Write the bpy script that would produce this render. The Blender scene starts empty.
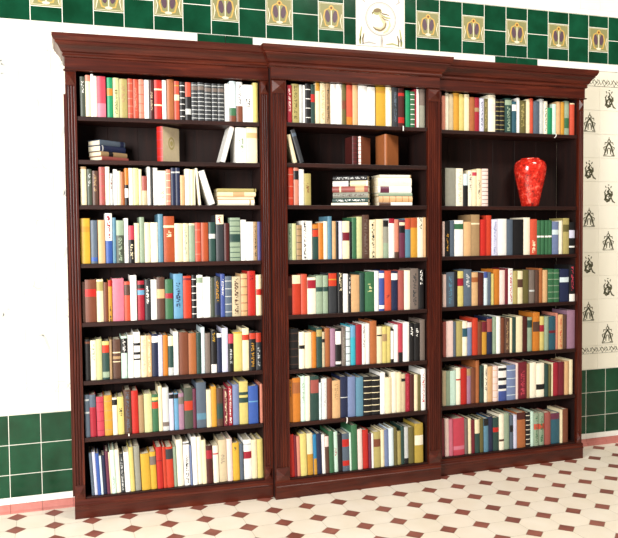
import bpy, math, random
from mathutils import Vector, Matrix
random.seed(7)
SC = bpy.context.scene
COL = SC.collection
R = math.radians
BOOKS = """
R 0 1 0
641 871 180 moss x .1 .4 white
877 1105 188 cream b 0 .15 salmon
1111 1236 193 white
1242 1382 186 blush
1388 1768 185 rose b .66 1 pink
1826 2078 181 emerald b .27 .45 orange
2093 2361 182 lime x .3 .9 olive
2375 2734 178 khaki x .1 .6 tan
2757 2983 181 coral r 5 salmon
2997 3231 180 coral x .2 .8 salmon
3247 3489 180 salmon r 4 coral
3504 3717 179 white
3748 3931 180 oxblood x .3 .8 beige
3962 4315 181 red b .22 .26 cream b .62 .66 cream
4330 4515 182 white
4547 4872 187 copper
4887 5120 180 coral b .35 .5 cream b .1 .13 gold
5151 5386 178 black r 6 white
5402 5669 177 black b 0 .38 coral b .7 .85 silver
5700 5984 178 charcoal r 9 silver b .1 .2 taupe
6000 6302 181 charcoal r 9 silver b .1 .2 taupe
6333 6636 178 charcoal r 9 silver b .12 .22 taupe
6668 6924 177 charcoal r 9 silver b .12 .22 taupe
6956 7263 178 charcoal r 9 silver b .12 .22 taupe
7295 7505 179 white
7522 7831 193 ice b .66 .85 green b .85 1 brown
7864 8158 191 white b .6 1 brown x .05 .55 navy
8173 8664 179 white x .38 .58 black
8670 8915 191 lemon
R 0 3 0
568 831 174 cream b 0 .06 tan
859 1064 163 moss x .1 .5 silver
1077 1357 156 umber x .1 .6 tan
1388 1654 174 dusty r 3 rose
1669 1858 175 ivory
1864 2008 145 silver x .1 .5 brown
2025 2201 164 white
2207 2350 157 cream
2356 2518 153 copper
2534 2700 170 orange b .45 .55 black b .55 .8 white b .8 1 black
2715 2901 171 white
2907 3166 171 lime
3172 3301 166 cream
3307 3547 135 dusty b .5 1 beige
3566 3704 178 white
3719 3803 174 black
3811 4046 174 white
4052 4432 161 ivory x .6 .8 tan
4438 4645 167 salmon r 5 cream
4669 4864 175 navy b .1 .14 silver
4879 5083 176 navy b .1 .14 silver
5095 5300 141 peach
5318 5567 171 ivory
5573 5741 169 cream
5747 5807 168 ivory
R 0 4 0
513 937 207 yellow b .18 .3 gold
966 1260 198 slate b .86 .95 blue
1290 1601 199 peach
1619 1932 230 white b .55 1 blue x .05 .5 crimson
1945 2094 210 steel
2108 2453 197 moss b 0 .35 sage x .4 .95 sage
2470 2651 207 white
2662 2920 173 black b 0 .38 rose x .5 .9 cream
2936 3149 184 cream
3167 3381 212 sage
3394 3651 187 cream
3657 4009 187 ivory
4020 4245 226 steel
4275 4785 216 rust b .2 .25 cream x .3 .45 cream
4791 5163 182 cream
5179 5447 182 cream x .1 .9 sage
5463 5748 182 sage b 0 .05 cream
5765 6035 185 coral r 3 salmon
6051 6388 185 rust
6420 6742 187 spruce b .3 .42 silver
6777 7150 222 charcoal b 0 .2 cream x .03 .17 rose
7163 7408 182 oxblood
7442 7950 208 sage r 8 spruce b .38 .55 spruce
7983 8243 198 white
8249 8608 188 white x .1 .4 silver
8614 8794 188 tan x .1 .9 black
8811 9062 188 violet
R 0 5 0
525 650 186 umber
658 1159 196 brown b .22 .4 red
1174 1471 196 cream b .05 .27 khaki
1484 1678 182 brown
1694 1858 191 gold b 0 .15 red x .62 1 black
1874 2400 198 pink
2414 2685 183 coral b .08 .35 umber
2691 2978 211 white
3021 3343 185 crimson b .1 .2 black b .24 .36 sky
3358 3604 189 charcoal x .1 .6 white
3635 3911 188 white
3917 4287 198 umber b .28 .5 peach
4302 4661 188 green b .35 .48 crimson
4695 5135 213 sky x .2 .75 navy
5150 5530 202 scarlet b .05 .1 maroon
5563 5782 205 black r 6 white
5788 6089 204 white b .05 .18 sage
6105 6459 194 white
6475 6649 191 moss
6655 6928 194 charcoal x .1 .6 gold b .65 .95 navy
6946 7154 207 cobalt x .1 .5 white
7160 7500 195 slate r 5 silver
7516 7944 193 beige x .05 .95 umber
7962 8276 205 peach r 5 brown
8294 8677 218 red x .1 .2 maroon
8709 9028 199 cream b .35 .5 red
R 0 6 0
598 834 189 black b .05 .1 brown
848 1097 184 ivory x .1 .5 sage
1103 1353 189 lime
1367 1681 178 spruce b 0 .1 lemon b .1 .3 scarlet b .8 .95 sage
1697 1802 185 tan
1817 2193 184 umber b .32 .35 cream b .43 .5 tan b .56 .58 cream
2225 2498 197 mint b .05 .4 black x .08 .38 white
2529 2785 202 white x .3 .8 silver
2791 3095 214 white b .24 .3 black b .44 .5 black b .58 .62 black
3124 3398 196 cream x .1 .9 beige
3404 3617 195 peach x .1 .9 cream
3633 3924 201 navy b .05 .2 white
3930 4129 194 lilac
4145 4379 193 orange
4395 4643 188 spruce b 0 .25 cream b .8 1 silver
4649 4884 208 white
4915 5343 203 brown
5358 5725 197 copper
5741 5950 196 spruce
5968 6145 222 ice
6159 6417 193 taupe
6450 6710 204 black x .05 .3 yellow b .8 1 white
6725 6970 189 navy b 0 .1 white
6988 7282 213 lilac
7297 7543 184 black b 0 .25 rose x .4 .8 silver
7560 7974 192 lemon b 0 .04 yellow
7991 8324 208 cream b .15 .28 scarlet
8340 8657 193 black b .05 .2 scarlet x .3 .9 gold
8674 8942 183 charcoal b 0 .25 scarlet x .4 .9 silver
R 0 7 -1
528 749 197 slate b .1 .14 silver b .4 .44 silver
757 1031 197 crimson b 0 .3 slate
1060 1388 184 rose r 4 crimson
1404 1764 188 gold r 4 tan
1778 1989 175 ivory b .05 .2 black
2005 2292 177 lemon x .3 .5 black
2311 2630 207 umber x .05 .95 slate
2646 2952 202 red
2965 3211 177 tan
3227 3583 183 lime
3590 3886 177 green b .08 .16 lemon b .2 .38 scarlet
3897 4069 216 cream
4084 4381 207 silver b .8 .9 taupe
4395 4599 177 lilac b .02 .14 black
4631 4834 176 sky b .02 .14 black
4840 5090 175 mauve b .1 .3 taupe
5108 5520 198 moss b .32 .55 scarlet
5526 5683 192 plum
5701 6168 220 slate b .68 .82 steel
6182 6406 183 cream
6412 6670 196 gold
6686 6980 186 umber b .4 .8 spruce
7012 7240 181 maroon x .05 .95 cream
7246 7457 192 crimson x .05 .95 white
7474 7789 199 slateblue
7806 8239 211 lemon b .25 .32 spruce b .38 .5 spruce
8255 8741 186 blue b .4 .43 sky
8843 9028 193 salmon
R 0 8 -3
718 849 199 slate
855 991 202 lilac
997 1147 196 blue
1153 1251 183 ice
1257 1417 182 navy
1423 1568 201 plum
1574 1629 196 cream
1635 1841 206 mint x .6 .9 sage
1847 2049 205 ivory
2055 2252 183 charcoal x .1 .95 silver
2261 2495 189 white
2501 2696 211 lemon
2702 2991 213 taupe b 0 1 stone
3027 3437 174 yellow
3453 3733 179 yellow b .12 .35 taupe
3751 4033 200 red b .32 .34 maroon
4049 4203 198 scarlet
4209 4537 196 scarlet b .05 .3 charcoal
4553 4695 194 sage
4714 5016 226 ivory
5047 5334 212 white x .3 .95 black b .03 .06 black
5349 5429 196 slateblue
5449 5671 235 white
5677 5912 232 ivory
5918 6125 214 cream
6139 6431 184 oxblood b .12 .35 crimson
6464 6725 182 ivory b .2 .24 rose
6744 7138 206 beige x .35 .58 taupe
7155 7419 209 blush
7435 7766 186 yellow x .1 .2 olive
7783 7966 180 slate
7984 8383 196 white b .3 .48 crimson b .1 .14 silver
8389 8656 193 cream
8673 8977 194 lemon
R 1 1 0
861 1098 180 crimson x .1 .7 blush
1116 1488 188 khaki x .05 .9 olive
1494 1662 185 silver
1679 1782 184 white
1799 2058 191 black r 4 white
2075 2300 190 spruce b .25 .45 red
2318 2541 208 cream b 0 .2 gold
2547 2855 207 cream x .1 .9 peach
2861 3086 200 tan x .1 .95 black
3104 3418 208 white
3424 3702 205 white
3708 3933 201 olive b .4 .62 brown
3939 4291 210 coral b .8 1 orange
4297 4582 209 peach
4600 5085 211 white
5091 5526 194 white
5581 6097 212 yellow b .1 .16 gold
6115 6430 210 ivory
6467 6784 203 charcoal x .1 .9 slate
6803 7140 196 oxblood b .12 .2 red b .75 .9 red
7234 7476 187 emerald
7482 7723 182 green r 7 white
7729 7837 196 crimson
7843 7964 196 white
7973 8337 202 stone b 0 .42 taupe
R 1 3 0
850 1131 188 scarlet r 3 salmon
1157 1414 183 salmon b .08 .32 black
1430 1689 175 white
1705 2051 155 khaki x .3 .6 brown
R 1 4 0
837 1039 178 sage x .1 .9 green
1045 1248 178 lime
1265 1540 170 tan r 5 black
1559 1833 191 white x .02 .98 black
1839 2079 190 white
2096 2425 173 spruce b 0 .12 orange b .15 .35 scarlet
2431 2689 180 orange
2695 2901 188 ivory
2907 3117 213 steel
3151 3347 189 peach
3365 3480 185 black
3489 3683 189 lilac
3689 4060 189 cream b .3 .52 maroon
4066 4171 186 black
4208 4459 207 green
4465 4771 211 lime
4789 5155 220 umber x .1 .9 taupe
5173 5504 195 cream x .05 .98 black
5522 5918 198 cream
5924 6228 192 stone b 0 .17 black b .6 1 sage
6247 6562 201 white b 0 .12 crimson
6568 6810 197 salmon b .85 1 umber
6828 7147 193 plum b .06 .14 cream b .16 .34 black
7153 7473 202 steel b 0 .28 coral
7492 7872 205 gold b 0 .25 rust
7878 8202 206 ivory x 0 .3 spruce
8212 8356 206 peach
R 1 5 0
790 1013 189 oxblood b .3 .5 brown
1031 1461 195 scarlet b 0 .22 cream
1479 1791 198 coral
1808 2244 181 ivory b .07 .3 crimson
2262 2614 189 sage b .3 .42 spruce
2632 2897 189 sage b .3 .42 spruce
2933 3360 199 charcoal b 0 .32 scarlet b .14 .17 gold
3414 3680 201 black x 0 .45 cream
3686 3989 194 white
4007 4130 190 black x .05 .5 white
4136 4587 187 peach
4606 4862 197 spruce
4898 5411 201 green x .3 .5 lime
5417 5655 205 white
5673 5971 205 cobalt b .06 .18 white b .86 .95 white
5990 6364 204 coral x .6 .7 maroon
6383 6741 200 navy b .05 .22 white
6760 7082 204 dusty
7101 7444 203 ivory
7463 7904 212 taupe x .1 .9 charcoal
7924 8233 207 black x .02 .4 white
R 1 6 0
847 1329 200 black r 5 umber
1346 1641 182 ivory b .36 .46 black
1658 2005 178 cream
2011 2236 179 orange
2255 2551 199 spruce b .05 .22 khaki
2557 2695 177 beige b .2 .3 black
2714 2980 193 copper
2998 3266 190 mauve
3284 3589 189 black b .07 .42 white b .88 .95 white
3607 3820 194 taupe x .1 .9 stone
3826 4059 194 ice r 5 black
4077 4368 201 turquoise b 0 .3 sky
4386 4713 204 crimson
4719 4890 208 white x .05 .6 black
4899 5139 207 white
5158 5528 219 copper
5546 5825 189 cream b .22 .26 black
5844 6103 187 lemon b .2 .4 tan
6109 6309 186 lemon
6315 6482 172 black b .05 .9 white
6501 6744 193 white
6750 6994 199 rose b .75 1 black
7014 7357 204 white
7376 7661 197 black x .1 .35 white
7667 7989 196 black x .1 .35 white
7995 8303 214 taupe
R 1 7 0
800 955 213 orange x .02 .4 black
973 1389 219 orange b .1 .35 copper
1407 1648 225 mint x .1 .6 sage
1654 1896 224 ivory
1913 2354 221 spruce b .08 .38 dusty
2370 2503 186 ice
2530 2797 205 white x .1 .7 silver
2815 3064 204 brown
3082 3513 191 peach x .1 .5 tan
3532 3927 207 navy b .5 .52 silver
3933 4349 204 slateblue
4367 4752 200 steel
4789 5233 199 black r 6 cream
5251 5698 197 black r 6 cream
5718 5995 215 white
6001 6337 187 cream
6357 6657 213 ivory
6663 6923 209 cream
6929 7152 199 beige b .12 .2 black
7158 7421 197 crimson x .05 .95 rose
7427 7652 191 oxblood
7658 7864 190 cream
7870 8022 189 olive
8042 8334 218 white x .1 .8 rose
R 1 8 -1.7
769 1043 213 red
1049 1182 207 maroon
1188 1356 201 salmon
1362 1692 212 lemon
1727 2044 210 cream b .5 1 gold
2053 2218 202 azure b .6 1 gold
2224 2487 205 navy
2504 2662 198 white
2668 2876 192 umber b .02 .3 blush
2882 3128 212 green
3134 3365 205 mint x .4 .6 rose
3382 3596 190 black
3602 3978 192 slate b .15 .35 red b .72 .86 red
3984 4082 194 mint
4092 4422 231 green
4439 4697 207 blush
4715 5045 200 red
5051 5193 180 plum
5199 5308 179 white
5318 5717 185 khaki b .2 .42 brown
5723 5924 191 cream
5930 6169 190 slateblue
6175 6456 196 ice
6475 6624 198 olive
6630 6891 175 khaki
6897 7067 199 spruce
7086 7314 193 silver b .85 1 black
7320 7645 190 olive
7665 8150 207 mustard b .3 .55 ivory
R 2 1 0
441 640 179 salmon
680 879 194 ivory
899 1157 190 beige
1163 1499 197 gold
1505 1823 192 lemon
1829 2132 194 cream
2152 2456 180 copper
2462 2747 180 crimson b .3 .42 tan
2767 3033 177 lilac x .1 .9 slate
3039 3282 176 olive x .1 .9 khaki
3288 3723 198 ivory b .25 .45 blush
3744 4017 176 black r 7 khaki
4038 4333 178 black r 7 khaki
4354 4779 186 spruce b .05 .2 sage x .25 .95 sage
4800 5078 170 teal b .1 .3 white
5099 5270 190 white
5292 5701 178 olive x .1 .8 khaki
5723 5936 187 cream
5942 6157 192 coral
6179 6572 178 slate
6593 6854 192 silver
6860 7097 181 ivory x .1 .9 green
7103 7422 146 emerald
7432 7688 169 mint
7699 7967 183 peach
7990 8233 183 gold
8239 8574 189 sage b .5 .8 green
8597 8915 179 coral b 0 .04 cream
R 2 3 0
664 1297 201 stone
1308 1724 200 ivory x .1 .9 beige
1744 2030 172 black b 0 .36 ice
2040 2314 190 ivory x .1 .6 taupe
2320 2592 191 cream b .05 .15 rose
2598 2895 201 cream x .3 .8 taupe
2905 3270 201 blush r 9 taupe
R 2 4 0
489 620 186 blush
630 928 186 black x .35 .85 gold
934 1191 190 slate
1197 1743 192 white b .1 .25 green
1784 2235 184 peach
2256 2773 222 tan b .2 .24 cream
2814 3166 196 red
3172 3504 218 scarlet
3525 3923 196 lilac x .05 .95 slateblue
3929 4457 199 white
4478 4864 196 slate
4885 5552 196 black
5558 5987 206 ivory
5993 6448 197 coral x .6 .95 cream
6454 6705 190 green b .45 .5 white
6716 6960 190 green b .45 .5 white
6971 7182 190 green b .45 .5 white
7193 7427 191 green b .45 .5 white
7450 7899 183 slateblue b .25 .4 ice
7921 8170 188 ivory
8192 8589 202 khaki b .18 .38 olive
8601 8978 179 black b .25 .5 lilac b .75 .8 white
R 2 5 0
485 686 174 blush
706 1181 185 slate x .1 .9 steel
1192 1375 190 black
1395 1763 189 lemon b .2 .42 crimson
1783 2267 197 slate x .1 .5 silver
2277 2671 181 peach b .15 .3 copper
2692 3026 178 oxblood
3047 3274 181 ice b 0 .18 cobalt
3280 3485 179 slate
3491 3632 171 lemon
3638 4035 194 orange
4041 4379 188 blush
4400 4590 197 maroon
4596 4891 196 white x .05 .95 rose
4897 5172 182 khaki
5178 5500 181 cream b .25 .5 umber
5522 5926 185 olive
5937 6288 184 taupe b .6 .65 silver
6332 6575 183 umber
6597 6838 192 copper
6844 7175 182 peach
7197 7575 186 green r 5 sage
7581 7939 185 green r 5 sage
7984 8598 184 navy b .25 .4 ice
8619 8997 207 black x .05 .7 rose b .8 1 white
R 2 6 0
501 699 190 dusty
705 1125 193 blush
1131 1271 188 slate
1291 1690 189 khaki
1700 1999 187 ivory b .2 .45 teal
2009 2288 180 slateblue b 0 .15 blush
2299 2628 201 scarlet
2634 2893 182 brown
2903 3197 181 gold b 0 .32 maroon
3239 3576 203 navy b .05 .4 dusty
3598 3807 202 sage
3813 4065 204 white
4086 4340 195 brown
4346 4662 192 umber x .1 .9 tan
4668 4813 193 cream
4819 5073 195 spruce
5079 5486 199 cream
5492 5839 195 oxblood
5861 6169 189 sage b .08 .3 spruce
6190 6633 216 orange b .24 .5 umber
6655 6964 191 lemon b .25 .45 crimson
6970 7235 190 sage
7258 7708 189 teal b .42 .5 maroon
7730 7877 206 salmon
7888 8206 196 peach x .1 .95 coral
8229 8457 195 umber
8479 9030 218 mauve
R 2 7 0
476 695 189 beige
701 939 187 sage
945 1309 186 mint
1330 1597 200 ivory b .3 .34 red
1607 1968 196 red
1988 2248 191 mauve b 0 .2 tan
2258 2529 193 brown
2539 2759 232 copper
2780 3032 203 spruce x .1 .6 black
3053 3261 206 ivory x .1 .7 umber
3267 3599 195 peach
3605 3922 194 blush r 5 peach
3943 4457 194 white b .06 .14 black b .34 .42 black b .54 .66 navy b .72 1 cobalt
4479 5063 194 slateblue r 4 ice
5074 5248 201 blush
5258 5817 205 maroon x .2 .9 rose
5828 5990 195 tan
5996 6443 198 ivory
6449 6981 191 ivory b .62 .78 black
7004 7228 182 spruce
7239 7428 180 olive
7434 7532 189 cream
7543 7906 187 crimson
7928 8316 189 maroon
8338 8636 191 peach
8659 8889 198 cream
R 2 8 -1
330 593 208 maroon
613 854 206 blush
860 1113 199 pink
1123 1802 201 rose b .75 .85 pink
1823 2030 195 taupe
2071 2248 193 cream
2259 2457 183 maroon
2468 2772 185 spruce b 0 .42 cream
2782 3032 187 olive
3038 3328 185 steel b 0 .22 black
3334 3625 191 navy
3631 4002 184 spruce b .3 .44 red
4013 4332 199 ivory b .7 .76 umber
4338 4681 201 sage
4703 4920 189 slate b .3 .5 black
4930 5159 187 lilac
5170 5729 198 copper b 0 .2 oxblood
5751 6038 194 black r 7 ivory
6060 6290 195 mint
6296 6635 185 sage x .1 .9 green b .33 .5 coral
6641 6997 182 sage x .1 .9 green b .33 .5 coral
7019 7402 183 dusty
7425 8038 174 teal b 0 .2 plum
8060 8209 190 cream
8220 8599 192 brown
"""
# ------------------------------------------------------------------ measured layout (metres)
CAM = dict(cx=0.1634, cy=-3.6009, cz=1.2995, yaw=0.32745, pitch=0.0451, roll=-0.0095, f=765.4)
WALL_Y = 0.24
TILE = 0.1424
WX = 0.107
Z_DADO, Z_WHITE, Z_COVE, Z_FRIEZE, Z_FRIEZE_TOP = 0.4618, 0.0677, 0.0374, 2.3066, 2.5894
PITCH, OX, OY = 0.1637, 0.6506, -0.1744
SEAM0, SEAM1 = 1.1899, 2.0982
SHELF_Z = [0, 1.8441, 1.6480, 1.4433, 1.1751, 0.9047, 0.6350, 0.3710, 0.0956]
H_CASE = 2.2

def tag(o, label=None, cat=None, group=None, kind=None):
    if label: o['label'] = label
    if cat: o['category'] = cat
    if group: o['group'] = group
    if kind: o['kind'] = kind
    return o

def empty(name, mat=None):
    o = bpy.data.objects.new(name, None)
    o.empty_display_size = 0.05
    COL.objects.link(o)
    if mat is not None: o.matrix_world = mat
    return o

# ------------------------------------------------------------------ mesh builder
class MB:
    def __init__(self):
        self.v = []; self.f = []; self.m = []; self.s = []
    def add(self, verts, faces, mi=0, smooth=False):
        b = len(self.v)
        self.v += [tuple(p) for p in verts]
        for f in faces:
            self.f.append(tuple(b + i for i in f)); self.m.append(mi); self.s.append(smooth)
    def box(self, x0, x1, y0, y1, z0, z1, mi=0):
        v = [(x0,y0,z0),(x1,y0,z0),(x1,y1,z0),(x0,y1,z0),(x0,y0,z1),(x1,y0,z1),(x1,y1,z1),(x0,y1,z1)]
        self.add(v, [(3,2,1,0),(4,5,6,7),(0,1,5,4),(1,2,6,5),(2,3,7,6),(3,0,4,7)], mi)
    def bevbox(self, x0, x1, y0, y1, z0, z1, b, mi=0):
        """box with a chamfered front (-y) face"""
        v = [(x0,y1,z0),(x1,y1,z0),(x1,y1,z1),(x0,y1,z1),(x0,y0+b,z0),(x1,y0+b,z0),(x1,y0+b,z1),(x0,y0+b,z1),
             (x0+b,y0,z0+b),(x1-b,y0,z0+b),(x1-b,y0,z1-b),(x0+b,y0,z1-b)]
        self.add(v, [(0,3,2,1),(0,1,5,4),(1,2,6,5),(2,3,7,6),(3,0,4,7),(4,5,9,8),(5,6,10,9),(6,7,11,10),(7,4,8,11),(8,9,10,11)], mi)
    def prism_x(self, prof, x0, x1, mi=0):
        """closed (y,z) profile run along x"""
        n = len(prof)
        self.add([(x0,y,z) for y,z in prof] + [(x1,y,z) for y,z in prof],
                 [(i,(i+1)%n,n+(i+1)%n,n+i) for i in range(n)] + [tuple(range(n-1,-1,-1)), tuple(range(n,2*n))], mi)
    def prism_z(self, prof, z0, z1, mi=0):
        n = len(prof)
        self.add([(x,y,z0) for x,y in prof] + [(x,y,z1) for x,y in prof],
                 [(i,(i+1)%n,n+(i+1)%n,n+i) for i in range(n)] + [tuple(range(n-1,-1,-1)), tuple(range(n,2*n))], mi)
    def lathe(self, prof, n=48, mi=0, cx=0, cy=0):
        b = []
        for r, z in prof:
            for k in range(n):
                a = 2*math.pi*k/n
                b.append((cx + r*math.cos(a), cy + r*math.sin(a), z))
        f = []
        for i in range(len(prof)-1):
            for k in range(n):
                k2 = (k+1) % n
                f.append((i*n+k, i*n+k2, (i+1)*n+k2, (i+1)*n+k))
        self.add(b, f, mi, True)
        if prof[0][0] > 0: self.add(b[:n], [tuple(range(n-1,-1,-1))], mi)
    def poly(self, pts, y, mi=0):
        """flat shape on a wall, facing -y"""
        self.add([(x, y, z) for x, z in pts], [tuple(range(len(pts)))], mi)
    def ell(self, cx, cz, rx, rz, y, mi=0, n=20, rot=0.0):
        p = []
        for k in range(n):
            a = 2*math.pi*k/n
            ex, ez = rx*math.cos(a), rz*math.sin(a)
            p.append((cx + ex*math.cos(rot) - ez*math.sin(rot), cz + ex*math.sin(rot) + ez*math.cos(rot)))
        self.poly(p, y, mi)
    def stroke(self, pts, w, y, mi=0):
        """painted brush line on a wall"""
        n = len(pts); L = []; Rr = []
        for i, (x, z) in enumerate(pts):
            a = pts[max(0, i-1)]; b = pts[min(n-1, i+1)]
            dx, dz = b[0]-a[0], b[1]-a[1]
            l = math.hypot(dx, dz) or 1
            h = w * (0.5 if 0 < i < n-1 else 0.25)
            L.append((x - dz/l*h, y, z + dx/l*h)); Rr.append((x + dz/l*h, y, z - dx/l*h))
        self.add(L + Rr, [(i, n+i, n+i+1, i+1) for i in range(n-1)], mi)
    def ring(self, cx, cz, r, w, y, mi=0, n=40, a0=0, a1=360):
        p = [(cx + r*math.cos(R(a0+(a1-a0)*k/n)), cz + r*math.sin(R(a0+(a1-a0)*k/n))) for k in range(n+1)]
        self.stroke(p, w, y, mi)
    def build(self, name, mats, parent=None, mat=None, bevel=0):
        me = bpy.data.meshes.new(name)
        me.from_pydata(self.v, [], self.f)
        for m in (mats if isinstance(mats, (list, tuple)) else [mats]): me.materials.append(m)
        me.polygons.foreach_set('material_index', self.m)
        me.polygons.foreach_set('use_smooth', self.s)
        me.update()
        o = bpy.data.objects.new(name, me)
        COL.objects.link(o)
        if parent is not None: o.parent = parent
        if mat is not None: o.matrix_local = mat
        if bevel:
            md = o.modifiers.new('edge', 'BEVEL'); md.width = bevel; md.segments = 2; md.limit_method = 'ANGLE'
        return o

# ------------------------------------------------------------------ materials
def lin(h):
    c = [int(h[i:i+2], 16)/255 for i in (0, 2, 4)]
    return tuple((x/12.92 if x <= 0.04045 else ((x+0.055)/1.055)**2.4) for x in c) + (1,)
def nodes(name):
    m = bpy.data.materials.new(name); m.use_nodes = True
    nt = m.node_tree
    return m, nt, nt.nodes['Principled BSDF']
def N(nt, t, **kw):
    n = nt.nodes.new(t)
    for k, v in kw.items():
        if k in n.inputs: n.inputs[k].default_value = v
        else: setattr(n, k, v)
    return n
def mixrgb(nt, fac, a, b, blend='MIX'):
    n = nt.nodes.new('ShaderNodeMix'); n.data_type = 'RGBA'; n.blend_type = blend
    for s, val in ((0, fac), (6, a), (7, b)):
        if isinstance(val, bpy.types.NodeSocket): nt.links.new(val, n.inputs[s])
        else: n.inputs[s].default_value = val
    return n.outputs[2]
def ramp(nt, sock, stops):
    n = nt.nodes.new('ShaderNodeValToRGB'); e = n.color_ramp.elements
    while len(e) < len(stops): e.new(0.5)
    for i, (p, c) in enumerate(stops): e[i].position = p; e[i].color = c
    nt.links.new(sock, n.inputs[0]); return n.outputs[0]
def objco(nt, scale=(1,1,1)):
    tc = nt.nodes.new('ShaderNodeTexCoord'); mp = nt.nodes.new('ShaderNodeMapping')
    mp.inputs['Scale'].default_value = scale
    nt.links.new(tc.outputs['Object'], mp.inputs[0]); return mp.outputs[0]

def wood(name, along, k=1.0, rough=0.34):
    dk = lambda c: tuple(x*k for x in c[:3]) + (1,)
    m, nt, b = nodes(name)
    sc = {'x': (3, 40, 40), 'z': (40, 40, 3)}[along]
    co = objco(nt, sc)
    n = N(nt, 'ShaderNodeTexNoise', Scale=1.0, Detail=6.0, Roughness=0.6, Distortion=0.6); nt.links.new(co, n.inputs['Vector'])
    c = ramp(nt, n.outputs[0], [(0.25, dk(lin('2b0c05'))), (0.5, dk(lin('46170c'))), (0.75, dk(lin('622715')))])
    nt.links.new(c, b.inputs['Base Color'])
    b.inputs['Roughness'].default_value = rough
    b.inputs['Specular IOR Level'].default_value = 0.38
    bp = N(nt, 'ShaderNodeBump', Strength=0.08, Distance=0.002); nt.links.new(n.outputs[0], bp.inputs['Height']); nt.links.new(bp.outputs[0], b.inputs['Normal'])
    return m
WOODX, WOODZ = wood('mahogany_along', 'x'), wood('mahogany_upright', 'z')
SHADEX, SHADEZ = wood('shaded_mahogany_along', 'x', 0.30, 0.5), wood('shaded_mahogany_upright', 'z', 0.18, 0.7)  # same mahogany darkened, painting the shade inside the cases into the wood

def glaze(name, c1, c2, rough=0.12, scale=14.0, spec=0.5, island=0.0):
    m, nt, b = nodes(name)
    n = N(nt, 'ShaderNodeTexNoise', Scale=scale, Detail=4.0); nt.links.new(objco(nt), n.inputs['Vector'])
    c = ramp(nt, n.outputs[0], [(0.3, lin(c1)), (0.7, lin(c2))])
    if island:
        g = nt.nodes.new('ShaderNodeNewGeometry')
        mr = N(nt, 'ShaderNodeMapRange'); mr.inputs[3].default_value = 1-island; mr.inputs[4].default_value = 1+island
        nt.links.new(g.outputs['Random Per Island'], mr.inputs[0])
        hs = nt.nodes.new('ShaderNodeHueSaturation'); nt.links.new(mr.outputs[0], hs.inputs['Value']); nt.links.new(c, hs.inputs['Color']); c = hs.outputs[0]
    nt.links.new(c, b.inputs['Base Color'])
    b.inputs['Roughness'].default_value = rough
    b.inputs['Specular IOR Level'].default_value = spec
    return m
GREEN = glaze('green_glazed_tile', '08351f', '0f4a31', 0.13, 9.0, 0.4, 0.14)
WHITE_TILE = glaze('white_wall_glaze', 'f0ebd8', 'f7f3e4', 0.25, 2.0, 0.4)
GROUT = glaze('pale_grout', 'ecebdc', 'f2f1e6', 0.7, 30.0, 0.2)
WHITE_STRIP = glaze('white_strip_glaze', 'f2efe6', 'f8f6f0', 0.25, 3.0, 0.4)
COVE = glaze('terracotta_cove', 'c0746a', 'cd867c', 0.35, 20.0, 0.4, 0.06)
OCTA = glaze('ivory_floor_tile', 'ebe0cc', 'f3eadb', 0.42, 6.0, 0.35, 0.03)
DOT = glaze('red_brown_floor_tile', '7a443a', '965a4c', 0.42, 9.0, 0.35, 0.12)
JOINT = glaze('floor_grout', 'c4b9a4', 'd0c6b2', 0.8, 30.0, 0.2)
def flat(name, h, rough=0.4, spec=0.3):
    m, nt, b = nodes(name)
    n = N(nt, 'ShaderNodeTexNoise', Scale=60.0, Detail=2.0); nt.links.new(objco(nt), n.inputs['Vector'])
    c = mixrgb(nt, n.outputs[0], tuple(x*0.9 for x in lin(h)[:3]) + (1,), lin(h)); nt.links.new(c, b.inputs['Base Color'])
    b.inputs['Roughness'].default_value = rough; b.inputs['Specular IOR Level'].default_value = spec
    return m
INK = flat('dark_olive_print', '55543f'); INK_GLARE = flat('glare_washed_print', 'c9cac4')  # second ink is paled to paint in the glare over the left prints
DECO_BG, DECO_GOLD, DECO_PURPLE, DECO_PALE, DECO_BROWN = flat('deco_olive', '8d8a5c'), flat('deco_gold', 'd0aa5a'), flat('deco_purple', '5e4854'), flat('deco_pale', 'e6dcc0'), flat('deco_brown', '7a4a22')
PLAQUE_BG, PLAQUE_OLIVE, PLAQUE_BROWN, PLAQUE_GREY, PLAQUE_SAND = flat('plaque_white', 'f4efe2', 0.45), flat('plaque_olive', 'a9a870'), flat('plaque_brown', '7d6a48'), flat('plaque_grey', 'b3adaa'), flat('plaque_sand', 'd9c9a4')

PAL = dict(moss='4a5244', cream='eadcb6', salmon='dd8f78', white='f2f0ea', blush='efd3cb', rose='c84456', pink='da7c90', emerald='1c9462',
 orange='d6822e', lime='d2d49a', olive='6c6438', khaki='b8aa6a', tan='b3936a', coral='d2563e', oxblood='4e1f1c', beige='d8c6a2', red='c42a22',
 copper='b0693c', gold='d29a36', black='1b1a1c', charcoal='35383c', silver='c3c6c4', taupe='7d7068', ice='cfdfe4', green='3c704c', brown='7c4630',
 navy='232c4c', lemon='e0cf7c', umber='5c4034', dusty='a85850', ivory='f3ead2', steel='5f8ea6', slate='5a6878', peach='e2b684', yellow='dcae3a',
 blue='3c5fae', sage='9cb096', crimson='a82436', rust='b8552f', spruce='2c4a44', violet='6c6cae', stone='9a9a8c', scarlet='cc4028', sky='6ca6cc',
 maroon='761f2e', cobalt='4458a0', lilac='cfcfe4', mint='c8e4d4', plum='6a3048', mauve='a88098', slateblue='7888b0', turquoise='3cb0c4', azure='2f86bc',
 teal='2f5c6c', mustard='c2a648')
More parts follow.
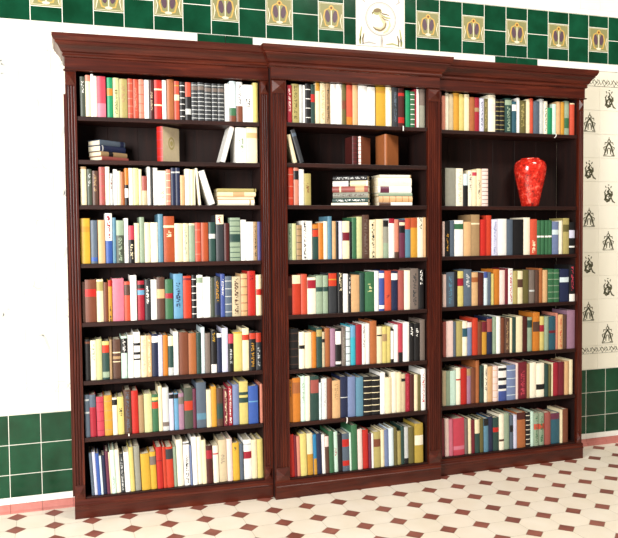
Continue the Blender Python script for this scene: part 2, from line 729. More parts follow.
WORD = dict(moss='dark moss', emerald='bright green', lime='pale green', oxblood='dark maroon', ice='pale blue', spruce='dark green', dusty='dusty red', blush='pale pink',
 rose='rose red', coral='coral red', steel='steel blue', slate='slate grey', slateblue='slate blue', sky='sky blue', violet='violet blue', cobalt='cobalt blue', azure='bright blue', navy='navy blue',
 copper='copper brown', umber='dark brown', rust='rust brown', stone='stone grey', charcoal='charcoal grey', silver='light grey', taupe='brown grey', sage='sage green', mint='mint green', lemon='lemon yellow',
 yellow='golden yellow', gold='gold', teal='dark teal', mustard='mustard yellow', khaki='khaki yellow', lilac='pale lilac', peach='peach')
WORD = {k: WORD.get(k, k) for k in PAL}
_mc = {}
def cloth(c):
    if c in _mc: return _mc[c]
    m, nt, b = nodes('book_cloth_' + c)
    base = lin(PAL[c])
    if c not in ('white', 'ivory', 'cream', 'silver', 'mint', 'lilac', 'ice', 'blush'): base = tuple(x*0.84 for x in base[:3]) + (1,)
    oi = nt.nodes.new('ShaderNodeObjectInfo')
    mr = N(nt, 'ShaderNodeMapRange'); mr.inputs[3].default_value = 0.9; mr.inputs[4].default_value = 1.08
    nt.links.new(oi.outputs['Random'], mr.inputs[0])
    n = N(nt, 'ShaderNodeTexNoise', Scale=45.0, Detail=3.0); nt.links.new(objco(nt), n.inputs['Vector'])
    col = mixrgb(nt, n.outputs[0], tuple(x*0.82 for x in base[:3]) + (1,), tuple(min(1, x*1.12) for x in base[:3]) + (1,))
    hs = nt.nodes.new('ShaderNodeHueSaturation'); nt.links.new(mr.outputs[0], hs.inputs['Value']); nt.links.new(col, hs.inputs['Color'])
    nt.links.new(hs.outputs[0], b.inputs['Base Color'])
    b.inputs['Roughness'].default_value = 0.42; b.inputs['Specular IOR Level'].default_value = 0.4
    _mc[c] = m; return m
def _pages():
    m, nt, b = nodes('paper_page_edges')
    w = N(nt, 'ShaderNodeTexNoise', Scale=1.0, Detail=3.0); nt.links.new(objco(nt, (900, 15, 15)), w.inputs['Vector'])
    nt.links.new(ramp(nt, w.outputs[0], [(0.35, lin('cdbf9f')), (0.6, lin('ebe3cc'))]), b.inputs['Base Color'])
    b.inputs['Roughness'].default_value = 0.8; b.inputs['Specular IOR Level'].default_value = 0.1
    return m
PAGES = _pages()

# ------------------------------------------------------------------ books
def parse_pat(s):
    t = s.split(); out = []; i = 0
    while i < len(t):
        if t[i] == 'r': out.append(('r', int(t[i+1]), t[i+2])); i += 3
        else: out.append((t[i], float(t[i+1]), float(t[i+2]), t[i+3])); i += 4
    return out
def cover_geo(mb, w, h, d, col, pat, M, slot, board=None, rng=random):
    """spine (slightly rounded) and two boards as one shell; the spine's stamped bands and lettering are cells of its face"""
    bulge = min(0.16*w, 0.0045); nu = 7
    t = min(0.0024, w*0.16)
    xs = [-w/2 + w*k/nu for k in range(nu+1)]
    sp = [(x, bulge*(2*x/w)**2) for x in xs]
    outer = [(-w/2, d)] + sp + [(w/2, d)]
    inner = [(-w/2+t, d), (-w/2+t, bulge+t*1.3), (w/2-t, bulge+t*1.3), (w/2-t, d)]
    cuts = {0.0, 1.0}
    for p in pat:
        if p[0] in 'bx': cuts |= {p[1], p[2]}
        if p[0] == 'x':
            n = max(2, int((p[2]-p[1])*h/0.0036))
            cuts |= {p[1] + (p[2]-p[1])*k/n for k in range(1, n)}
        if p[0] == 'r':
            for k in range(p[1]):
                c = (k+0.6)/(p[1]+0.2); cuts |= {max(0, c-0.009), min(1, c+0.009)}
    cuts = sorted(cuts)
    cuts = [c for i, c in enumerate(cuts) if i == 0 or c - cuts[i-1] > 1e-4]
    T = lambda x, y, z: M @ Vector((x, y, z))
    base = slot(col); bs = slot(board) if board else base
    for i in range(len(cuts)-1):
        mid = (cuts[i]+cuts[i+1])/2
        z1, z0 = h*(1-cuts[i]), h*(1-cuts[i+1])
        full = col; text = None
        for p in pat:
            if p[0] == 'b' and p[1] <= mid <= p[2]: full = p[3]
            if p[0] == 'r' and any(abs(mid-(k+0.6)/(p[1]+0.2)) < 0.009 for k in range(p[1])): full = p[2]
        for p in pat:
            if p[0] == 'x' and p[1] <= mid <= p[2]: text = p[3]
        fs, ts = slot(full), slot(text) if text else 0
        v = [T(x, y, z) for z in (z0, z1) for x, y in sp]
        for k in range(nu):
            mi = ts if (text and 1 < k < nu-2 and rng.random() < 0.42) else fs
            mb.add([v[k], v[k+1], v[nu+1+k+1], v[nu+1+k]], [(0, 1, 2, 3)], mi, False)
    for (a, b) in ((outer[0], outer[1]), (outer[-2], outer[-1])):
        mb.add([T(*a, 0), T(*b, 0), T(*b, h), T(*a, h)], [(0, 1, 2, 3)], bs)
    for i in range(3):
        a, b = inner[i], inner[i+1]
        mb.add([T(*a, 0), T(*b, 0), T(*b, h), T(*a, h)], [(3, 2, 1, 0)], bs)
    for (a, b) in ((outer[0], inner[0]), (outer[-1], inner[-1])):
        mb.add([T(*a, 0), T(*b, 0), T(*b, h), T(*a, h)], [(3, 2, 1, 0) if a is outer[0] else (0, 1, 2, 3)], bs)
    # top and bottom rims: boards, then the spine's thickness
    for z, fl in ((0, 1), (h, 0)):
        quads = [(outer[0], outer[1], inner[1], inner[0]), (outer[-2], outer[-1], inner[3], inner[2])]
        for q in quads:
            vv = [T(*p, z) for p in q]
            mb.add(vv, [(0, 1, 2, 3) if not fl else (3, 2, 1, 0)], bs)
        vv = [T(*p, z) for p in sp] + [T(*inner[2], z), T(*inner[1], z)]
        idx = tuple(range(len(vv)))
        mb.add(vv, [idx if not fl else idx[::-1]], base)
def pages_geo(mb, w, h, d, M, mi=0):
    bulge = min(0.16*w, 0.0045); t = min(0.0024, w*0.16)
    x0, x1, y0, y1, z0, z1 = -w/2+t*1.05, w/2-t*1.05, bulge+t*1.4, d-0.004, 0.0025, h-0.0035
    v = [M @ Vector(p) for p in ((x0,y0,z0),(x1,y0,z0),(x1,y1,z0),(x0,y1,z0),(x0,y0,z1),(x1,y0,z1),(x1,y1,z1),(x0,y1,z1))]
    mb.add(v, [(3,2,1,0),(4,5,6,7),(0,1,5,4),(1,2,6,5),(2,3,7,6),(3,0,4,7)], mi)
class Slots:
    def __init__(self): self.names = []
    def __call__(self, c):
        if c not in self.names: self.names.append(c)
        return self.names.index(c)
    def mats(self): return [cloth(c) for c in self.names]
I4 = Matrix.Identity(4)
def make_book(M, w, h, d, col, pat, board=None, seed=0):
    root = empty('book', M)
    rng = random.Random(seed)
    mb = MB(); sl = Slots(); cover_geo(mb, w, h, d, col, pat, I4, sl, board, rng)
    mb.build('cover', sl.mats(), root)
    pb = MB(); pages_geo(pb, w, h, d, I4); pb.build('pages', PAGES, root)
    return root

BAY_YAW = [-0.03, 0.0, 0.012]
BAY_W = [0.9409, 0.9083, 0.9456]
def bay_matrix(j):
    a = BAY_YAW[j]
    o = [Vector((SEAM0 - BAY_W[0]*math.cos(a), -BAY_W[0]*math.sin(a), 0)), Vector((SEAM0, -0.0432, 0)), Vector((SEAM1, 0, 0))][j]
    return Matrix.Translation(o) @ Matrix.Rotation(a, 4, 'Z')
BM = [bay_matrix(j) for j in range(3)]
BAY = ['left', 'middle', 'right']
SHELF_WORD = [0, 'top', 'second', 'third', 'fourth', 'fifth', 'sixth', 'seventh', 'bottom']
shelf_word = lambda j, s: SHELF_WORD[s-1] if j == 2 and 3 <= s <= 7 else SHELF_WORD[s]     # the right case has one shelf fewer
ORD = ('first second third fourth fifth sixth seventh eighth ninth tenth eleventh twelfth thirteenth fourteenth fifteenth sixteenth seventeenth eighteenth nineteenth '
       'twentieth twenty-first twenty-second twenty-third twenty-fourth twenty-fifth twenty-sixth twenty-seventh twenty-eighth twenty-ninth thirtieth thirty-first thirty-second thirty-third thirty-fourth thirty-fifth').split()

PIL_L, PIL_R = [0.0482, 0.0763, 0.0325], [0.0433, 0.0710, 0.0440]
rows = {}
cur = None
for ln in BOOKS.strip().splitlines():
    t = ln.split(' ', 4)
    if t[0] == 'R':
        j, s = int(t[1]), int(t[2]); cur = rows.setdefault((j, s), []); lean0 = float(t[3]); continue
    cur.append(dict(j=j, s=s, x0=int(t[0])/1e4, x1=int(t[1])/1e4, h=int(t[2])/1e3, c=t[3], pat=parse_pat(t[4] if len(t) > 4 else ''), lean0=lean0))
allb = []
for (j, s), L in rows.items():
    n = len(L)
    hs = sorted(b['h'] for b in L); med = hs[n//2]
    for i, b in enumerate(L):
        b['i'] = i; b['n'] = n
        b['h'] = min(b['h'], 0.198 if s == 1 else SHELF_Z[s-1] - 0.0225 - SHELF_Z[s] if (j, s) != (2, 3) else 9)
        th_ = abs(R(b['lean0']) * (1 - 0.7*i/max(1, n-1))); dx_ = b['h']/2*math.sin(th_) + 0.0008
        lo, hi = PIL_L[j] + dx_, BAY_W[j] - PIL_R[j] - dx_
        b['x0'] = max(b['x0'], lo); b['x1'] = min(b['x1'], hi)
        b['lean'] = R(b['lean0']) * (1 - 0.7*i/max(1, n-1))
        size = 'tall' if b['h'] > med*1.09 else 'short' if b['h'] < med*0.93 else ''
        w = b['x1']-b['x0']
        thick = 'thick' if w > 0.042 else 'slim' if w < 0.017 else ''
        det = ''
        bands = [p for p in b['pat'] if p[0] == 'b']
        if bands:
            p = max(bands, key=lambda p: p[2]-p[1])
            where = 'top' if p[1] < 0.06 else 'base' if p[2] > 0.94 else 'band'
            det = 'with %s %s' % (WORD[p[3]], where)
        elif any(p[0] == 'x' for p in b['pat']):
            det = 'with %s lettering' % WORD[[p for p in b['pat'] if p[0] == 'x'][0][3]]
        elif any(p[0] == 'r' for p in b['pat']):
            det = 'with %s spine lines' % WORD[[p for p in b['pat'] if p[0] == 'r'][0][2]]
        b['d1'] = ('%s book %s' % (WORD[b['c']], det)).strip()
        b['d2'] = ' '.join(x for x in (size, b['d1']) if x)
        b['d3'] = ' '.join(x for x in (size, thick, WORD[b['c']], 'book') if x)
        b['row'] = L
        cx, cy = (BM[j] @ Vector(((b['x0']+b['x1'])/2, 0, 0))).to_2d() - Vector((CAM['cx'], CAM['cy']))
        dist = math.hypot(cx, cy)
        b['area'] = w * b['h'] * (cy/dist) / dist**2
        allb.append(b)
def label_of(b):
    L, i = b['row'], b['i']
    pos = '%s shelf of %s bookcase' % (shelf_word(b['j'], b['s']), BAY[b['j']])
    for k in ('d1', 'd2'):
        if sum(o[k] == b[k] for o in L) == 1 and sum(o['c'] == b['c'] and not o['pat'] for o in L if o is not b) * (not b['pat']) == 0:
            l = '%s on %s' % (b[k], pos)
            if len(l.split()) <= 16: return l
    left = WORD[L[i-1]['c']] if i else None
    right = WORD[L[i+1]['c']] if i+1 < len(L) else None
    if left and right:
        key = lambda o, q: (L[q-1]['c'], L[q+1]['c']) if 0 < q < len(L)-1 else None
        if sum(o['c'] == b['c'] and key(o, q) == key(b, i) for q, o in enumerate(L)) == 1:
            for d in ('d1', 'd3'):
                l = '%s between %s and %s books, %s' % (b[d], left, right, pos.replace(' shelf of ', ' shelf, '))
                if len(l.split()) <= 16: return l
    k = i; side = 'left'
    if len(L) - 1 - i < i: k, side = len(L)-1-i, 'right'
    l = '%s book, %s from %s end on %s' % (WORD[b['c']], ORD[k], side, pos)
    return l

N_SPECIAL = 31
allb.sort(key=lambda b: -b['area'])
RIB = [(1, 7, 0.376, 0.003, 0.035, 'slack'), (0, 7, 0.245, 0.0, 0.012, 'flat'), (2, 1, 0.72, 0.01, 0.03, 'slack'), (1, 1, 0.705, 0.0, 0.03, 'flat')]
for rj, rs, rx, *_ in RIB:
    nb = min(rows[(rj, rs)], key=lambda b: abs((b['x0']+b['x1'])/2 - rx)); nb['ribbon'] = _; nb['area'] = 9
allb.sort(key=lambda b: -b['area'])
big, small = allb[:300-N_SPECIAL], allb[300-N_SPECIAL:]
def book_matrix(b, rng):
    w = (b['x1']-b['x0']); th = b['lean']; h = b['h']
    xm = (b['x0']+b['x1'])/2
    z = SHELF_Z[b['s']] + 0.0006 + w/2*abs(math.sin(th))
    dy = 0.019 + rng.random()*0.007
    return BM[b['j']] @ Matrix.Translation((xm - h/2*math.sin(th), dy, z)) @ Matrix.Rotation(th, 4, 'Y')
def book_depth(b, rng): return max(0.105, min(0.158, 0.132 + (b['h']-0.2)*0.7 + rng.uniform(-0.008, 0.008)))
group_of = lambda j, s: 'books on the %s shelf of the %s bookcase' % (shelf_word(j, s), BAY[j])
for q, b in enumerate(sorted(big, key=lambda b: (b['j'], b['s'], b['i']))):
    rng = random.Random(hash((b['j'], b['s'], b['i'])))
    M = book_matrix(b, rng); d = book_depth(b, rng)
    o = make_book(M, (b['x1']-b['x0'])*math.cos(b['lean'])-0.0003, b['h'], d, b['c'], b['pat'], seed=q)
    tag(o, label_of(b), 'book', group_of(b['j'], b['s']))
    if 'ribbon' in b:                                     # a white ribbon marker hanging over the shelf's edge
        dx, drop, how = b['ribbon']; rb = MB(); pts = []
        for k in range(9):
            u = k/8
            pts.append((dx*math.sin(2.6*u)*2.5, -0.004 - 0.016*min(1, u*3), 0.003 - drop*1.3*max(0, u-0.36)))
        hw = 0.0028
        rb.add([(x-hw, y, z) for x, y, z in pts] + [(x+hw, y, z) for x, y, z in pts] + [(x-hw, y+0.0006, z) for x, y, z in pts] + [(x+hw, y+0.0006, z) for x, y, z in pts],
               [(i, i+9, i+10, i+1) for i in range(8)] + [(18+i, 19+i, 28+i, 27+i) for i in range(8)])
        tag(rb.build('bookmark_ribbon', cloth('white'), o), 'white ribbon bookmark')
mb = MB(); sl = Slots(); sl('paper')
for b in sorted(small, key=lambda b: (b['j'], b['s'], b['i'])):
    rng = random.Random(hash((b['j'], b['s'], b['i'])))
    M = book_matrix(b, rng); d = book_depth(b, rng); w = (b['x1']-b['x0'])*math.cos(b['lean'])-0.0003
    cover_geo(mb, w, b['h'], d, b['c'], b['pat'], M, sl, None, rng)
    pages_geo(mb, w, b['h'], d, M, 0)
tag(mb.build('thin_books', [PAGES] + [cloth(c) for c in sl.names[1:]]), 'thinner and more distant books filling the rest of the crowded shelves', 'books', kind='stuff')

# ------------------------------------------------------------------ books that lie, lean or stand askew
GAP = 0.0006
def T3(x, y, z): return Matrix.Translation((x, y, z))
def rot(d, ax): return Matrix.Rotation(R(d), 4, ax)
def lying(j, x, y, z, th, L, W, yaw, col, pat, label, group, flip=False):
    M = BM[j] @ T3(x, y, z + th/2 + GAP) @ rot(yaw, 'Z')
    if flip: M = M @ T3(L, W, 0) @ rot(180, 'Z')
    o = make_book(M @ rot(90, 'Y'), th - GAP, L, W, col, parse_pat(pat), seed=int(x*1e4+z*1e5))
    return tag(o, label, 'book', group)
def pile(j, x, y, s, items, group):
    z = SHELF_Z[s]
    for th, L, W, yaw, dx, dyy, col, pat, label, flip in items:
        lying(j, x+dx, y+dyy, z, th, L, W, yaw, col, pat, label, group, flip); z += th
pile(0, 0.153, 0.022, 2, [
    (0.020, 0.156, 0.092, 38, 0.004, 0.000, 'dusty', '', 'reddish book at the bottom of the angled pile, second shelf, left bookcase', False),
    (0.022, 0.154, 0.092, 38, 0.000, 0.000, 'tan', 'b .55 .72 black', 'tan book with black label, second from bottom of the angled pile, left bookcase', False),
    (0.028, 0.148, 0.094, 38, -0.002, 0.002, 'navy', 'b .9 .95 silver', 'navy book under the slate blue one in the angled pile, left bookcase', False),
    (0.025, 0.146, 0.092, 37, -0.004, 0.004, 'slate', 'b .05 .2 navy', 'slate blue book on top of the angled pile, second shelf, left bookcase', False)], 'angled pile of books on the left bookcase')
pile(0, 0.688, 0.022, 3, [
    (0.027, 0.178, 0.125, 0, 0.002, 0, 'ivory', 'b .1 .14 tan', 'ivory book at the bottom of the flat pile, third shelf, left bookcase', False),
    (0.016, 0.182, 0.125, 1, 0.000, 0, 'peach', '', 'thin peach book above the ivory book in the flat pile, left bookcase', True),
    (0.021, 0.186, 0.125, 0, 0.000, 0, 'cream', 'b .3 .6 peach', 'cream book under the khaki one in the flat pile, left bookcase', False),
    (0.017, 0.190, 0.125, -1, -0.001, 0.004, 'khaki', 'b .02 .06 olive', 'thin khaki book on top of the flat pile, third shelf, left bookcase', False)], 'flat pile of books on the left bookcase')
pile(1, 0.350, 0.114, 3, [
    (0.015, 0.188, 0.120, -30, -0.006, 0, 'ivory', '', 'thin ivory book at the bottom of the turned pile, middle bookcase', False),
    (0.023, 0.183, 0.118, -30, 0, 0, 'spruce', 'x .1 .9 white', 'dark green book with white lettering in the turned pile, middle bookcase', False),
    (0.030, 0.180, 0.116, -30, 0.003, 0, 'stone', 'x .05 .95 umber', 'stone grey thick book in the middle of the turned pile, middle bookcase', False),
    (0.030, 0.182, 0.116, -30, 0, 0, 'dusty', 'b .1 .35 peach b .75 .8 cream', 'dusty red book with peach band in the turned pile, middle bookcase', False),
    (0.028, 0.180, 0.114, -30, 0.002, 0, 'white', 'b .5 .55 black b .04 .5 cream', 'white and cream book under the black one in the turned pile, middle bookcase', False),
    (0.027, 0.176, 0.114, -30, 0.004, 0, 'black', 'x .05 .9 silver', 'black book with pale lettering on top of the turned pile, middle bookcase', False)], 'turned pile of books on the middle bookcase')
pile(1, 0.570, 0.036, 3, [
    (0.016, 0.182, 0.13, -3, 0.006, 0, 'white', 'b .65 1 umber', 'thin white and brown book at the bottom of the right pile, middle bookcase', False),
    (0.032, 0.184, 0.13, -3, 0.006, 0, 'peach', 'r 5 copper', 'peach book with copper spots low in the right pile, middle bookcase', False),
    (0.017, 0.184, 0.13, -3, 0.004, 0, 'sage', '', 'thin sage green book in the middle of the right pile, middle bookcase', False),
    (0.033, 0.185, 0.13, -3, 0.000, 0, 'white', 'b .67 .93 plum', 'white book with plum label in the right pile, middle bookcase', False),
    (0.043, 0.185, 0.13, -3, 0.000, 0, 'ivory', 'x .1 .9 blush', 'thick ivory book with pale pink lettering in the right pile, middle bookcase', False),
    (0.016, 0.172, 0.125, -3, 0.010, 0, 'ivory', 'b .0 .04 tan', 'thin ivory book on top of the right pile, middle bookcase', False)], 'right pile of books on the middle bookcase')
def leaning(j, s, xb, deg, w, h, d, col, pat, label, y=0.024):
    th = R(deg)
    M = BM[j] @ T3(xb, y, SHELF_Z[s] + GAP + w/2*abs(math.sin(th))) @ Matrix.Rotation(th, 4, 'Y')
    return tag(make_book(M, w, h, d, col, parse_pat(pat), seed=int(xb*1e4)), label, 'book', group_of(j, s))
leaning(0, 2, 0.716, 16, 0.021, 0.176, 0.13, 'white', 'b .0 .03 blush', 'white book leaning right against the green emblem book, second shelf, left bookcase')
leaning(0, 2, 0.8065, 0, 0.052, 0.170, 0.14, 'white', 'x .3 .68 sage', 'thick white book with green emblem on second shelf of left bookcase')
leaning(0, 2, 0.860, 0, 0.053, 0.172, 0.14, 'cream', 'b .15 .3 peach', 'thick cream book beside the side panel, second shelf, left bookcase')
leaning(0, 3, 0.602, -5, 0.011, 0.176, 0.13, 'ivory', '', 'thin ivory book leaning left beside the steeply leaning white one, left bookcase')
leaning(0, 3, 0.661, -17.5, 0.029, 0.168, 0.13, 'white', '', 'thick white book leaning steeply left, third shelf, left bookcase')
leaning(1, 2, 0.126, -14, 0.018, 0.140, 0.12, 'cream', '', 'small cream book leaning against the side, second shelf, middle bookcase')
leaning(1, 2, 0.160, -16.5, 0.022, 0.166, 0.12, 'charcoal', 'b .1 .2 slate', 'dark charcoal book leaning on the small cream book, middle bookcase')
leaning(1, 2, 0.442, 0, 0.026, 0.142, 0.10, 'oxblood', 'r 6 maroon', 'dark maroon book beside the plain brown cover, second shelf, middle bookcase', 0.03)
def askew(j, s, xc, yc, phi, w, h, d, col, board, pat, label):
    M = BM[j] @ T3(xc, yc, SHELF_Z[s] + GAP) @ rot(-phi, 'Z') @ T3(-w/2, 0, 0)
    return tag(make_book(M, w, h, d, col, parse_pat(pat), board, seed=3), label, 'book', group_of(j, s))
b = askew(0, 2, 0.429, 0.03, 47, 0.036, 0.165, 0.124, 'red', 'beige', 'r 4 rose', 'red spined book with beige cover turned askew, second shelf, left bookcase')
e = MB()
for k in range(3): e.ell(0, 0, 0.022-0.006*k, 0.030-0.009*k, -0.0004*(k+1), k % 2, 24)
e.build('cover_emblem', [cloth('khaki'), cloth('beige')], b, T3(0.037/2, 0.066, 0.09) @ rot(90, 'Z'))
b = askew(1, 2, 0.473, 0.03, 50, 0.016, 0.142, 0.108, 'blush', 'brown', 'r 7 dusty', 'brown covered book with pale spine turned askew, second shelf, middle bookcase')
# a tan volume standing half open, its spine towards the room
ob = empty('open_book', BM[1] @ T3(0.6155, 0.03, SHELF_Z[2] + GAP))
tag(ob, 'copper brown book standing half open on second shelf of middle bookcase', 'book', group_of(1, 2))
h = 0.158
m = MB(); m.prism_z([(-0.009, 0.004), (-0.005, 0.0005), (0, -0.001), (0.005, 0.0005), (0.009, 0.004), (0.007, 0.008), (-0.007, 0.008)], 0, h)
m.build('spine', cloth('copper'), ob)
for sgn, a, nm in ((-1, 0, 'front_cover'), (1, 54, 'back_cover')):
    sa, ca = sgn*math.sin(R(a)), math.cos(R(a)); nx, ny = -ca*sgn, sgn*sa
    P0 = Vector((sgn*0.009, 0.0045)); D = 0.112
    dr = Vector((sa, ca)); nn = Vector((-sgn*ca, abs(sa)))
    q = [P0, P0 + dr*D, P0 + dr*D + nn*0.0028, P0 + nn*0.0028 + dr*0.003]
    m = MB(); m.prism_z([tuple(p) for p in q], 0, h); m.build(nm, cloth('copper'), ob)
    q = [P0 + dr*0.008 + nn*0.0031, P0 + dr*(D-0.005) + nn*0.0031, P0 + dr*(D-0.008) + nn*0.011, P0 + dr*0.03 + nn*0.0075]
    m = MB(); m.prism_z([tuple(p) for p in q], 0.003, h-0.003); m.build('pages', PAGES, ob)

# ------------------------------------------------------------------ red vase
def vase_mat():
    m, nt, b = nodes('mottled_red_glaze')
    co = objco(nt)
    v = N(nt, 'ShaderNodeTexVoronoi', Scale=60.0); nt.links.new(co, v.inputs['Vector'])
    n = N(nt, 'ShaderNodeTexNoise', Scale=38.0, Detail=5.0, Roughness=0.7); nt.links.new(co, n.inputs['Vector'])
    c1 = ramp(nt, n.outputs[0], [(0.38, lin('420808')), (0.46, lin('a81410')), (0.56, lin('d82c1e')), (0.66, lin('f28a74'))])
    c = mixrgb(nt, 0.35, c1, ramp(nt, v.outputs[0], [(0.1, lin('7a1010')), (0.5, lin('e83a28'))]))
    nt.links.new(c, b.inputs['Base Color']); b.inputs['Roughness'].default_value = 0.12; b.inputs['Specular IOR Level'].default_value = 0.6
    return m
VM = vase_mat()
vz = empty('vase', BM[2] @ T3(0.642, 0.088, SHELF_Z[3] + 0.0006))
tag(vz, 'mottled red glazed vase standing on the second shelf of the right bookcase', 'vase')
m = MB(); m.lathe([(0.042, 0.0), (0.047, 0.003), (0.050, 0.02), (0.059, 0.06), (0.070, 0.11), (0.081, 0.16), (0.0875, 0.198), (0.0885, 0.216), (0.0865, 0.234), (0.080, 0.249), (0.068, 0.259), (0.052, 0.263)], 56)
m.build('body', VM, vz)
m = MB(); m.lathe([(0.052, 0.263), (0.053, 0.268), (0.050, 0.2705), (0.045, 0.269), (0.043, 0.258), (0.06, 0.24)], 56)
m.build('rim', VM, vz)

# ------------------------------------------------------------------ the three bookcases
DEPTH = [0.204, 0.243, 0.204]
CORN = [(0.000, 2.104), (0.007, 2.106), (0.010, 2.112), (0.007, 2.118), (0.009, 2.124), (0.016, 2.128), (0.021, 2.140), (0.029, 2.153), (0.039, 2.162), (0.039, 2.168), (0.044, 2.170), (0.048, 2.178), (0.052, 2.186), (0.052, 2.200)]
CASE_LABEL = ['dark mahogany bookcase at the left end of the row, beside the pale wall print',
              'dark mahogany middle bookcase standing proud between its two neighbours',
              'dark mahogany bookcase with the red vase at the right end of the row']
def pilaster(x0, x1, parent):
    z0, z1 = 0.088, 2.0445
    n = max(2, round((x1-x0-0.008)/0.0125)); mgn = 0.005
    fw = (x1-x0-2*mgn)/n
    p = [(x1, 0.0225), (x0, 0.0225), (x0, 0.004)]
    for k in range(n):
        a = x0+mgn+k*fw
        p.append((a+fw*0.12, 0.004))
        for q in range(1, 6):
            t = math.pi*q/6
            p.append((a+fw*0.5-fw*0.38*math.cos(t), 0.004+0.0065*math.sin(t)))
        p.append((a+fw*0.88, 0.004))
    p.append((x1, 0.004))
    m = MB(); m.prism_z(p, z0+0.068, z1-0.066)
    pl = m.build('pilaster', WOODZ, parent)
    for a, b in ((z0, z0+0.0675), (z1-0.0655, z1)):
        cx, cz = (x0+x1)/2, (a+b)/2
        m = MB(); m.box(x0, x1, 0.004, 0.0225, a, b)
        e = 0.004
        m.add([(x0+e, 0.0036, a+e), (x1-e, 0.0036, a+e), (x1-e, 0.0036, b-e), (x0+e, 0.0036, b-e), (cx, -0.011, cz)],
              [(0, 1, 4), (1, 2, 4), (2, 3, 4), (3, 0, 4)])
        m.build('rosette_block', WOODX, pl)
for j in range(3):
    W, D, l, r = BAY_W[j], DEPTH[j], PIL_L[j], PIL_R[j]
    root = tag(empty('bookcase', BM[j]), CASE_LABEL[j], 'bookcase', 'bookcases standing in a row')
    g0 = 0.0008 if j else 0.0; g1 = 0.0008
    sl_, sr_ = (0.005 if j == 2 else 0.002), (0.009 if j == 0 else 0.009 if j == 2 else 0.002)
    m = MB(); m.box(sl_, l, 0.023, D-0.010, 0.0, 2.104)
    sp0 = m.build('side_panel', SHADEZ, root)
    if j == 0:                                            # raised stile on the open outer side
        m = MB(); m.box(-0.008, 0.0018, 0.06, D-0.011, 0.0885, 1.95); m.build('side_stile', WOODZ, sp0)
    m = MB(); m.box(W-r, W-sr_-0.0001, 0.023, D-0.010, 0.0, 2.104); m.build('side_panel', SHADEZ, root)
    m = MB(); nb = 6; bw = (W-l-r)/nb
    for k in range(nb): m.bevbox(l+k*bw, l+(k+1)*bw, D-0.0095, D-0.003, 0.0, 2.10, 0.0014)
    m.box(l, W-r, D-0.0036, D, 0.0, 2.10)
    m.build('back_panel', SHADEZ, root)
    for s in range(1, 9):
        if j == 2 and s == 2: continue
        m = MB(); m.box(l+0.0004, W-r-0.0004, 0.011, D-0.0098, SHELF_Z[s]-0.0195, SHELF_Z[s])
        m.build('shelf', SHADEX, root, bevel=0.0015)
    m = MB(); m.box(l+0.0004, W-r-0.0004, 0.024, D-0.0098, 2.058, 2.07); m.build('top_panel', SHADEX, root)
    pilaster(g0+0.0004, l-0.001, root); pilaster(W-r+0.001, W-g1-(0.008 if j == 2 else 0), root)
    # plinth: base board with a moulded lip
    prof = [(0.022, 0), (0.0, 0), (0.0, 0.056), (-0.003, 0.058), (-0.004, 0.063), (-0.001, 0.066), (0.001, 0.074), (0.0, 0.078), (0.003, 0.0875), (0.022, 0.0875)]
    m = MB(); m.prism_x(prof, g0, W-g1)
    if j == 2: m.box(W-g1-0.02, W-g1, 0.0222, D-0.004, 0, 0.0875)
    m.build('plinth', WOODX, root)
    m = MB(); m.box(g0, W-g1, 0.004, 0.0225, 2.051, 2.1035)
    fr = m.build('frieze', WOODX, root)
    m = MB(); m.prism_x([(0.004, 2.0445), (-0.004, 2.0455), (-0.006, 2.048), (-0.004, 2.0505), (0.004, 2.051), (0.0225, 2.051), (0.0225, 2.0445)], g0 - (0.006 if j == 0 else 0), W-g1 + (0.006 if j == 2 else 0))
    m.build('bead_moulding', WOODX, fr)
    m = MB(); V = []; F = []
    for o, z in CORN:
        if j == 0: V += [(-o, D-0.004, z), (-o, 0.004-o, z), (W-g1, 0.004-o, z), (W-0.010, D-0.004, z)]
        elif j == 1: V += [(-o if o else 0, 0.004-o+0.0385, z), (-o, 0.004-o, z), (W+o, 0.004-o, z), (W+o, 0.004-o+0.0385, z)]
        else: V += [(0.006, D-0.004, z), (g0, 0.004-o, z), (W+o, 0.004-o, z), (W+o, D-0.004, z)]
    n = len(CORN)
    for i in range(n-1):
        for k in range(3): F.append((i*4+k, i*4+k+1, (i+1)*4+k+1, (i+1)*4+k))
    m.add(V, F)
    t = 2.2
    if j == 1: m.box(g0, W-g1, -0.046, D-0.004, 2.1985, 2.2)
    else: m.box(0.006 if j else -0.05, W+0.05 if j == 2 else W-0.010, -0.046, D-0.004, 2.1985, 2.2)
    m.build('cornice', WOODX, root)

